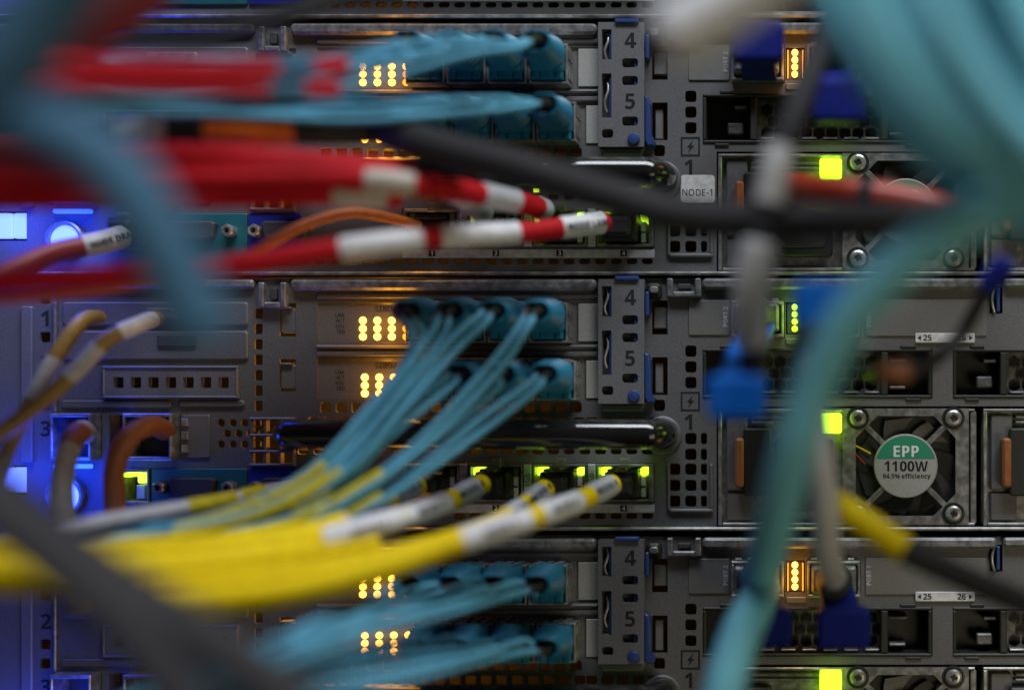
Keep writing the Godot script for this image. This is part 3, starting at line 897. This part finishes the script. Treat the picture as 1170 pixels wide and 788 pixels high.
func _ready():
	# ---------------- camera
	var cam := Camera3D.new()
	cam.name = "camera"
	add_child(cam)
	cam.position = W(VX, VY, CAM * 1000.0)
	cam.projection = Camera3D.PROJECTION_FRUSTUM
	cam.near = 0.02
	cam.far = 20.0
	var k0 := cam.near / CAM
	cam.size = 788.0 * U * k0
	cam.frustum_offset = Vector2((585.0 - VX) * U * k0, (VY - 394.0) * U * k0)
	cam.current = true
	var ca := CameraAttributesPhysical.new()
	ca.frustum_focal_length = 90.0
	ca.exposure_aperture = 2.35
	ca.frustum_focus_distance = CAM - 0.002
	ca.frustum_near = 0.02
	ca.frustum_far = 20.0
	cam.attributes = ca
	# ---------------- surroundings and lamps
	var env := Environment.new()
	env.background_mode = Environment.BG_COLOR
	env.background_color = Color(0.011, 0.011, 0.0125).linear_to_srgb()
	env.tonemap_mode = Environment.TONE_MAPPER_LINEAR
	env.tonemap_exposure = 1.0
	env.sdfgi_enabled = true
	env.ssao_enabled = true
	env.ssil_enabled = true
	var we := WorldEnvironment.new()
	we.name = "environment"
	we.environment = env
	add_child(we)
	for a in [["ceiling_lamp", Vector3(0.25, 1.3, 0.56), Vector2(1.1, 0.3), Color(0.95, 0.97, 1.0), 2.25], ["aisle_lamp", Vector3(0.52, -0.14, 0.62), Vector2(0.35, 0.3), Color(1.0, 0.93, 0.78), 0.15]]:
		var l := AreaLight3D.new()
		l.name = a[0]
		l.area_size = a[2]
		l.light_color = a[3]
		l.light_energy = a[4]
		l.area_normalize_energy = true
		l.area_range = 6.0
		l.shadow_enabled = true
		add_child(l)
		l.look_at_from_position(a[1], W(640, 420, 0), Vector3.UP if a[0] == "aisle_lamp" else Vector3.BACK)
	# ---------------- materials and fonts
	var f := SystemFont.new()
	f.font_names = PackedStringArray(["Droid Sans"])
	fnt = f
	var fb := SystemFont.new()
	fb.font_names = PackedStringArray(["Droid Sans"])
	fb.font_weight = 700
	fntb = fb
	make_materials()
	# ---------------- the servers
	var first := build_server()
	var info := [[0.0, "grey rack server in the middle, with the yellow cables in its jacks"], [-291.0, "grey rack server above the middle one, with a NODE-1 sticker and red cables"], [295.0, "lowest grey rack server, cut off by the bottom edge of the picture"], [-584.0, "topmost grey rack server, only its lower edge showing at the top"]]
	for i in 4:
		var s: Node3D = first if i == 0 else first.duplicate()
		s.name = numbered("rack_server")
		add_child(s)
		s.position = Vector3(0, (BASE - 606.0 - info[i][0]) * U, 0)
		tag(s, info[i][1], "server", "servers stacked in the rack")
		if i == 1:
			var nl := box(s, "node_sticker", M.paper, 778, 491, 817, 523, 0.02, 0.25, 0.05, 4)
			lettering(nl, "sticker_print", "NODE-1", M.print, 797.5, 511, 7.5, 0.3, 0.0, false)
	for n in first.get_node("led_window").get_children():
		if n is MeshInstance3D: n.material_override = M.led_green if n.name.begins_with("status") else M.shell
		if n is Light3D: n.light_color = Color(0.5, 1.0, 0.05).linear_to_srgb()
	# ---------------- fibre leads
	var mid := [
		[493, 361, [[477, 378, 34.8], [466, 412, 37.2], [424, 468, 39.6], [352, 545, 42.4], [238, 596, 43.6]]],
		[539.2, 361, [[502, 376, 34.8], [476, 418, 38], [432, 476, 40.4], [366, 552, 43.2], [250, 604, 44.4]]],
		[585.4, 361, [[551, 366, 34], [520, 392, 36.4], [466, 456, 40.4], [390, 540, 43.2], [278, 594, 44.4]]],
		[631.6, 361, [[597, 375, 34], [560, 425, 37.2], [490, 500, 41.2], [420, 552, 44.4], [312, 604, 45.6]]],
		[502, 429, [[475, 440, 34.4], [440, 474, 37.2], [398, 512, 39.6], [340, 558, 42.4], [222, 608, 43.6]]],
		[548.2, 429, [[514, 436, 34.4], [478, 464, 37.2], [430, 508, 40.4], [378, 562, 42.4], [262, 612, 43.6]]],
		[594.4, 429, [[562, 440, 34.4], [522, 476, 37.6], [462, 524, 41.2], [402, 566, 43.6], [292, 614, 44.8]]],
		[640.6, 429, [[610, 440, 34], [562, 478, 37.6], [490, 530, 41.6], [428, 572, 44.4], [330, 616, 46]]],
	]
	var places := ["leftmost", "second from the left", "third from the left", "rightmost"]
	for i in mid.size():
		var e := []
		for q in [[110, 632, 46], [-80, 656, 48]]: e.append([q[0], q[1] + (i - 3.5) * 5.0, q[2] + (i % 3) * 3.0])
		fibre(mid[i][0], mid[i][1], mid[i][2] + e, "teal fibre lead in the middle server's %s card, %s" % ["upper" if i < 4 else "lower", places[i % 4]], "fibre leads of the middle server", [[2.75 + 0.1 * (i % 3), 3.35 + 0.06 * (i % 2), M.yellow_flag, 8.0], [3.5 + 0.06 * (i % 2), 4.3 + 0.1 * (i % 3), M.yellow_flag, 8.0]])
	var low := [
		[493, 656, [[455, 672, 34], [415, 690, 54.8], [350, 722, 74.6], [270, 765, 85.6]]],
		[539.2, 656, [[495, 672, 34], [450, 690, 54.8], [370, 728, 76.8], [270, 776, 87.8]]],
		[585.4, 656, [[545, 668, 34], [500, 684, 50.4], [410, 712, 76.8], [280, 752, 90]]],
		[631.6, 656, [[588, 672, 34], [530, 690, 52.6], [420, 722, 76.8], [285, 762, 90]]],
		[502, 724, [[470, 735, 34], [430, 744, 50.4], [365, 760, 72.4], [290, 778, 83.4]]],
		[548.2, 724, [[515, 735, 34], [470, 744, 50.4], [390, 756, 72.4], [290, 780, 85.6]]],
		[594.4, 724, [[560, 738, 33], [510, 748, 50.4], [410, 768, 74.6], [295, 792, 87.8]]],
		[640.6, 724, [[600, 738, 33], [550, 752, 50.4], [440, 775, 74.6], [300, 800, 90]]],
	]
	for i in low.size():
		var e := [[150, 800 + i * 4, 76 + (i % 3) * 2], [20, 850 + i * 4, 80]]
		fibre(low[i][0], low[i][1], low[i][2] + e, "teal fibre lead in the lowest server's %s card, %s" % ["upper" if i < 4 else "lower", places[i % 4]], "fibre leads of the lowest server")
	var top := [
		[493, 70, [[450, 62, 38], [400, 66, 48], [300, 74, 55], [150, 70, 60]]],
		[539.2, 70, [[500, 56, 38], [440, 58, 48], [320, 80, 55], [150, 84, 61]]],
		[585.4, 70, [[548, 50, 38], [490, 52, 48], [380, 84, 56], [200, 98, 61]]],
		[631.6, 70, [[590, 52, 38], [530, 56, 50], [400, 92, 57], [200, 108, 62]]],
		[502, 138, [[455, 122, 38], [410, 116, 48], [300, 112, 55], [150, 108, 60]]],
		[548.2, 138, [[505, 118, 38], [450, 118, 48], [320, 118, 55], [150, 116, 61]]],
		[594.4, 138, [[550, 120, 38], [490, 124, 48], [360, 126, 55], [180, 118, 61]]],
		[640.6, 138, [[598, 118, 38], [540, 122, 50], [400, 130, 57], [200, 124, 62]]],
	]
	for i in top.size():
		fibre(top[i][0], top[i][1], top[i][2] + [[20, 80 + i * 6, 84], [-90, 70 + i * 8, 90]], "teal fibre lead in the NODE-1 server's %s card, %s" % ["upper" if i < 4 else "lower", places[i % 4]], "fibre leads of the upper server")
	# ---------------- yellow copper leads of the middle server
	var yl := [
		[494, [[478, 554, 14], [452, 567, 24], [415, 584, 36], [365, 606, 52], [250, 622, 64], [130, 628, 71], [20, 632, 75], [-120, 650, 80]], [[0.35, 1.1, "plate"], [1.5, 2.6, "plate"]], "yellow copper lead in the leftmost jack of the middle server"],
		[567, [[552, 552, 14], [515, 572, 26], [475, 587, 38], [425, 602, 50], [350, 620, 57], [220, 640, 68], [90, 642, 74], [-120, 654, 80]], [[0.35, 0.85, "plate"], [1.15, 2.3, "paper"], [2.45, 3.75, "paper"]], "yellow copper lead in the second jack of the middle server, with white sleeves"],
		[640, [[624, 558, 14], [600, 578, 24], [560, 602, 40], [480, 628, 54], [380, 648, 62], [240, 664, 70], [90, 660, 76], [-120, 670, 81]], [[0.3, 0.8, "plate"], [1.15, 1.5, "plate"]], "yellow copper lead in the third jack of the middle server, shortest sleeve"],
		[713, [[701, 553, 14], [664, 571, 28], [608, 592, 45], [545, 612, 55], [440, 648, 64], [300, 678, 73], [150, 684, 79], [30, 668, 82], [-120, 662, 84]], [[0.2, 0.75, "plate"], [1.1, 1.85, "paper"], [2.1, 3.2, "paper"]], "yellow copper lead in the rightmost jack of the middle server, long white sleeve"],
	]
	for y in yl:
		var sl := []
		for q in y[2]: sl.append([q[0], q[1], M[q[2]], 1.12, "NODE-1"])
		var o := cable("copper_lead", y[3], "yellow copper leads", M.yellow, y[1], 13.0, sl)
		copper_plug(o, y[0], 551, M.black)
	for q in [["yellow copper lead lowest in the yellow bundle, beside the grey cable", [[470, 640, 56], [380, 668, 64], [260, 690, 73], [150, 694, 79], [40, 660, 84], [-110, 640, 86]]], ["yellow copper lead on top of the yellow bundle at its left end", [[430, 622, 51], [330, 634, 60], [200, 648, 71], [80, 652, 78], [-110, 668, 83]]]]:
		cable("copper_lead", q[0], "yellow copper leads", M.yellow, q[1], 13.5)
	var wy := cable("copper_lead", "thin white cable with yellow bands above the yellow bundle", "", M.light_cable, [[335, 556, 8], [300, 562, 22], [262, 571, 30], [205, 581, 38], [120, 596, 48], [50, 610, 54], [-60, 640, 60]], 9.0, [[1.0, 1.7, M.yellow_flag, 1.1], [1.85, 2.8, M.yellow_flag, 1.1]])
	copper_plug(wy, 350, 556, M.plate)
	# ---------------- red leads of the upper server
	var r4 := cable("copper_lead", "red copper lead with three white sleeves in the upper server's rightmost jack", "red copper leads", M.red, [[692, 254, 14], [650, 259, 22], [600, 265, 30], [545, 268, 38], [490, 272, 46], [430, 279, 52], [350, 290, 56], [265, 303, 60], [140, 314, 64], [20, 322, 67], [-110, 330, 70]], 12.5, [[0.15, 1.15, M.paper, 1.1, "NODE LAN"], [2.2, 3.75, M.paper, 1.1], [4.15, 5.5, M.paper, 1.12]])
	copper_plug(r4, 711, 260, M.black)
	var r3 := cable("copper_lead", "red copper lead with a grey sleeve in the upper server's third jack", "red copper leads", M.red, [[622, 240, 12], [605, 234, 22], [560, 224, 36], [500, 214, 50], [410, 205, 56], [280, 205, 62], [120, 206, 67], [-110, 206, 71]], 13.0, [[0.1, 0.55, M.plate, 1.1], [1.4, 2.2, M.plate, 1.12], [3.3, 3.9, M.beige, 1.08]])
	copper_plug(r3, 640, 260, M.black)
	var r2 := cable("copper_lead", "red copper lead with a white sleeve in the upper server's second jack", "red copper leads", M.red, [[552, 244, 12], [535, 228, 26], [505, 214, 40], [440, 200, 52], [330, 192, 59], [150, 188, 65], [-110, 190, 71]], 13.0, [[0.1, 1.0, M.plate, 1.1], [1.1, 1.7, M.paper, 1.12]])
	copper_plug(r2, 567, 260, M.black)
	cable("copper_lead", "red copper lead lowest in the thick red bundle", "red copper leads", M.red, [[455, 225, 44], [380, 222, 55], [260, 224, 61], [100, 226, 67], [-110, 226, 72]], 13.0, [[0.3, 1.0, M.beige, 1.08]])
	cable("copper_lead", "red copper lead highest in the thick red bundle", "red copper leads", M.red, [[470, 196, 48], [380, 186, 55], [260, 178, 62], [100, 174, 68], [-110, 176, 73]], 13.0)
	var r5 := cable("copper_lead", "short red lead with a printed sleeve in the upper server's management jack", "red copper leads", M.dark_red, [[140, 270, 10], [112, 278, 18], [62, 288, 26], [20, 306, 34], [-60, 345, 44]], 12.0, [[0.1, 1.3, M.plate, 1.12, "NODE DRAC"]])
	copper_plug(r5, 152, 264, M.black)
	for q in [["red cable upper of two beside the teal leads at top left", [[395, 76, 70], [300, 80, 84], [180, 78, 90], [60, 74, 94], [-110, 80, 98]]], ["red cable lower of two beside the teal leads at top left", [[385, 102, 72], [290, 102, 84], [170, 96, 90], [60, 98, 94], [-110, 110, 98]]]]:
		cable("copper_lead", q[0], "red copper leads", M.red, q[1], 10.5, [[0.5, 0.8, M.teal_dull, 1.1]])
	var of := cable("fibre_cable", "thin orange cord behind the red cables of the upper server", "", M.orange, [[478, 258, 6], [450, 250, 14], [400, 243, 22], [350, 256, 28], [310, 276, 34], [260, 300, 40], [120, 330, 50], [-80, 350, 55]], 6.0)
	# black lead with an orange label
	cable("copper_lead", "black lead with an orange label and a white label at top left", "", M.dark_cable, [[470, 146, 30], [400, 150, 44], [345, 150, 51], [230, 150, 54], [195, 150, 55], [130, 150, 58], [20, 165, 63], [-110, 185, 68]], 15.0, [[2.1, 2.95, M.orange, 1.05], [4.1, 4.95, M.plate, 1.06]])
	# ---------------- left: ochre leads and cage cables
	cable("fibre_cable", "ochre fibre cord with a white sleeve arching left of the middle server", "ochre fibre cords", M.ochre, [[178, 364, 10], [160, 370, 22], [120, 390, 28], [70, 440, 32], [10, 488, 38], [-70, 540, 46]], 9.0, [[0.5, 1.6, M.paper, 1.1], [2.2, 2.8, M.plate, 1.08]])
	cable("fibre_cable", "ochre fibre cord behind the sleeved one, bending more steeply down", "ochre fibre cords", M.ochre, [[112, 362, 8], [92, 368, 20], [62, 410, 26], [25, 480, 30], [-10, 560, 36], [-50, 640, 44]], 9.0, [[2.0, 2.7, M.plate, 1.08]])
	cable("module_cable", "rust brown cable curling out of the cage left of the small round vents", "", M.rust, [[188, 492, 4], [172, 486, 16], [146, 500, 24], [130, 535, 26], [132, 590, 28], [150, 660, 30]], 12.0)
	cable("module_cable", "pale beige cable hanging from the leftmost cage of the middle server", "", M.beige, [[98, 496, 4], [92, 492, 18], [78, 512, 26], [70, 560, 30], [78, 620, 32], [90, 700, 34]], 12.0, [[1.2, 1.9, M.rust, 1.08]])
	# thick grey cables bottom left
	cable("power_cable", "thick dark grey cable crossing the lower left corner, upper of two", "thick grey cables", M.grey_cable, [[-90, 500, 133.5], [-10, 555, 135], [60, 615, 136], [140, 672, 137], [240, 735, 138.5], [360, 820, 140]], 29.0)
	cable("power_cable", "thick dark grey cable crossing the lower left corner, lower of two", "thick grey cables", M.grey_cable, [[-90, 530, 141], [0, 592, 142], [80, 655, 143], [170, 745, 144], [250, 860, 145]], 29.0)
	# upper left
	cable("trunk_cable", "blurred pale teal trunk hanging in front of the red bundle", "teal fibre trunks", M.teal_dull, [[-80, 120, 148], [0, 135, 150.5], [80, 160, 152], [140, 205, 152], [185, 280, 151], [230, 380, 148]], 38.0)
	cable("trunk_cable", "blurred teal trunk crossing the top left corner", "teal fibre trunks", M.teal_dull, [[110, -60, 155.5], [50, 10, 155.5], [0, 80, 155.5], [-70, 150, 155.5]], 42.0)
	cable("power_cable", "dark red cable slanting across the top left corner", "", M.dark_red, [[230, -60, 85], [150, 0, 87], [70, 45, 89], [-80, 110, 91]], 26.0)
	cable("fibre_cable", "thin dark grey cord arching at top left, upper of two", "thin dark cords", M.grey_cable, [[400, -10, 55], [300, 18, 58], [200, 30, 61], [120, 40, 65], [40, 70, 70], [-70, 110, 73]], 5.5)
	cable("fibre_cable", "thin dark grey cord arching at top left, lower of two", "thin dark cords", M.grey_cable, [[430, -15, 57], [320, 22, 60], [230, 48, 63], [140, 50, 67], [40, 80, 71], [-70, 130, 74]], 5.5)
	# ---------------- right: trunks
	var tr := ["leftmost", "second from the left", "third from the left", "fourth from the left", "fifth from the left", "rightmost"]
	for k in 6:
		var x0 := 940.0 + k * 43.0 - 6.0 * (k % 2)
		var z0: float = [104, 128, 112, 136, 118, 130][k]
		var w := 1.0 + 0.1 * sin(k * 2.1)
		cable("trunk_cable", "teal trunk at the top right corner, %s of six side by side" % tr[k], "teal fibre trunks", M.teal_pale, [[x0 - 14, -80, z0], [x0 + 10, 0, z0 + 2], [x0 + 50 * w, 80, z0 + 3], [x0 + 112 * w, 160, z0 + 4], [x0 + 196 * w, 226, z0 + 5], [x0 + 350, 300, z0 + 6]], 23.0 + 2.0 * (k % 3))
	cable("trunk_cable", "long teal trunk curving down in front of the power supplies", "teal fibre trunks", M.teal_pale, [[1300, 190, 122], [1190, 215, 121], [1105, 252, 118], [1030, 300, 114], [970, 365, 108], [932, 440, 102], [906, 520, 96], [888, 590, 84], [874, 640, 60], [866, 659, 27]], 25.0)
	cable("trunk_cable", "short teal trunk going down below the blue tab at the bottom edge", "teal fibre trunks", M.teal_pale, [[872, 672, 22], [862, 694, 50], [848, 722, 64], [834, 765, 70], [824, 810, 72], [815, 890, 74]], 23.0)
	cable("cable_strap", "blurred white strap end hanging from above at the top", "", M.paper, [[768, 40, 127.5], [800, 22, 127.5], [860, -14, 127.5], [940, -70, 127.5]], 38.0, [], "strap")
	cable("power_cable", "thick black cable sagging across the upper server's lower half", "", M.dark_cable, [[440, 148, 44], [500, 168, 55], [590, 191, 63], [690, 221, 68], [780, 246, 72], [880, 252, 75], [1000, 252, 78], [1100, 246, 82], [1300, 220, 87]], 21.0)
	# module plugs and their cables
	module_plug("transceiver", "transceiver with a dark blue tab in the upper server beside the amber lights", "transceivers", 866, 73, [[868, 90, 12], [866, 70, 22], [866, 50, 28]], M.deep_blue, false)
	module_plug("transceiver", "transceiver with a blue tab hanging before the upper server's black bay", "transceivers", 953, 73, [[953, 78, 12], [956, 90, 30], [958, 118, 36]], M.deep_blue)
	module_plug("transceiver", "transceiver with a bright blue tab covering the middle server's black bay", "transceivers", 866, 364, [[866, 372, 14], [852, 410, 52], [842, 455, 72]], M.bright_blue)
	module_plug("transceiver", "transceiver with a bright blue tab beside the middle server's green lights", "transceivers", 953, 364, [[956, 370, 14], [952, 358, 50], [940, 348, 74]], M.bright_blue)
	module_plug("transceiver", "transceiver with a blue tab left of the lowest server's amber lights", "transceivers", 866, 659, [[866, 668, 14], [872, 695, 28], [874, 716, 32]], M.deep_blue)
	module_plug("transceiver", "transceiver with a blue tab right of the lowest server's amber lights", "transceivers", 953, 659, [[953, 668, 14], [962, 695, 28], [964, 718, 32]], M.deep_blue)
	cable("module_cable", "dark cable with two pale grey sleeves hanging beside the bright blue tab", "", M.dark_cable, [[952, 20, 55], [925, 90, 70], [892, 172, 80], [880, 225, 80], [866, 285, 79], [858, 340, 75], [858, 395, 67.5], [862, 420, 59], [866, 385, 40]], 15.0, [[2.0, 3.1, M.paper, 1.12], [3.95, 5.8, M.paper, 1.35]])
	cable("module_cable", "pale grey cable hanging straight down beside the long teal trunk", "", M.light_cable, [[953, 366, 27], [925, 390, 55], [927, 430, 62], [932, 490, 66], [941, 560, 63], [946, 630, 52.5], [953, 659, 30]], 16.0, [[0.5, 1.5, M.grey_cable, 1.1]])
	cable("power_cable", "dark grey cable with a yellow end at the lower right", "", M.grey_cable, [[952, 572, 50], [975, 588, 58], [1035, 628, 65], [1090, 655, 68], [1170, 688, 72], [1320, 740, 77]], 16.0, [[0.0, 1.98, M.yellow, 1.06]])
	cable("power_cable", "thin dark cord with a blue end in front of the slot label", "", M.dark_cable, [[1150, 300, 65], [1128, 330, 62], [1100, 380, 55], [1066, 412, 62], [1036, 424, 66], [1006, 424, 60], [990, 426, 8]], 9.0, [[0.0, 0.9, M.deep_blue, 1.6], [3.9, 4.9, M.rust, 1.25]])
	cable("power_cable", "red power cord end lying across the upper server's fan", "", M.latch_red, [[898, 212, 2], [908, 214, 26], [935, 218, 44], [990, 222, 51], [1040, 230, 53], [1082, 240, 50], [1104, 246, 30], [1112, 250, 0]], 17.0, [[2.9, 3.15, M.dark_cable, 1.05]])
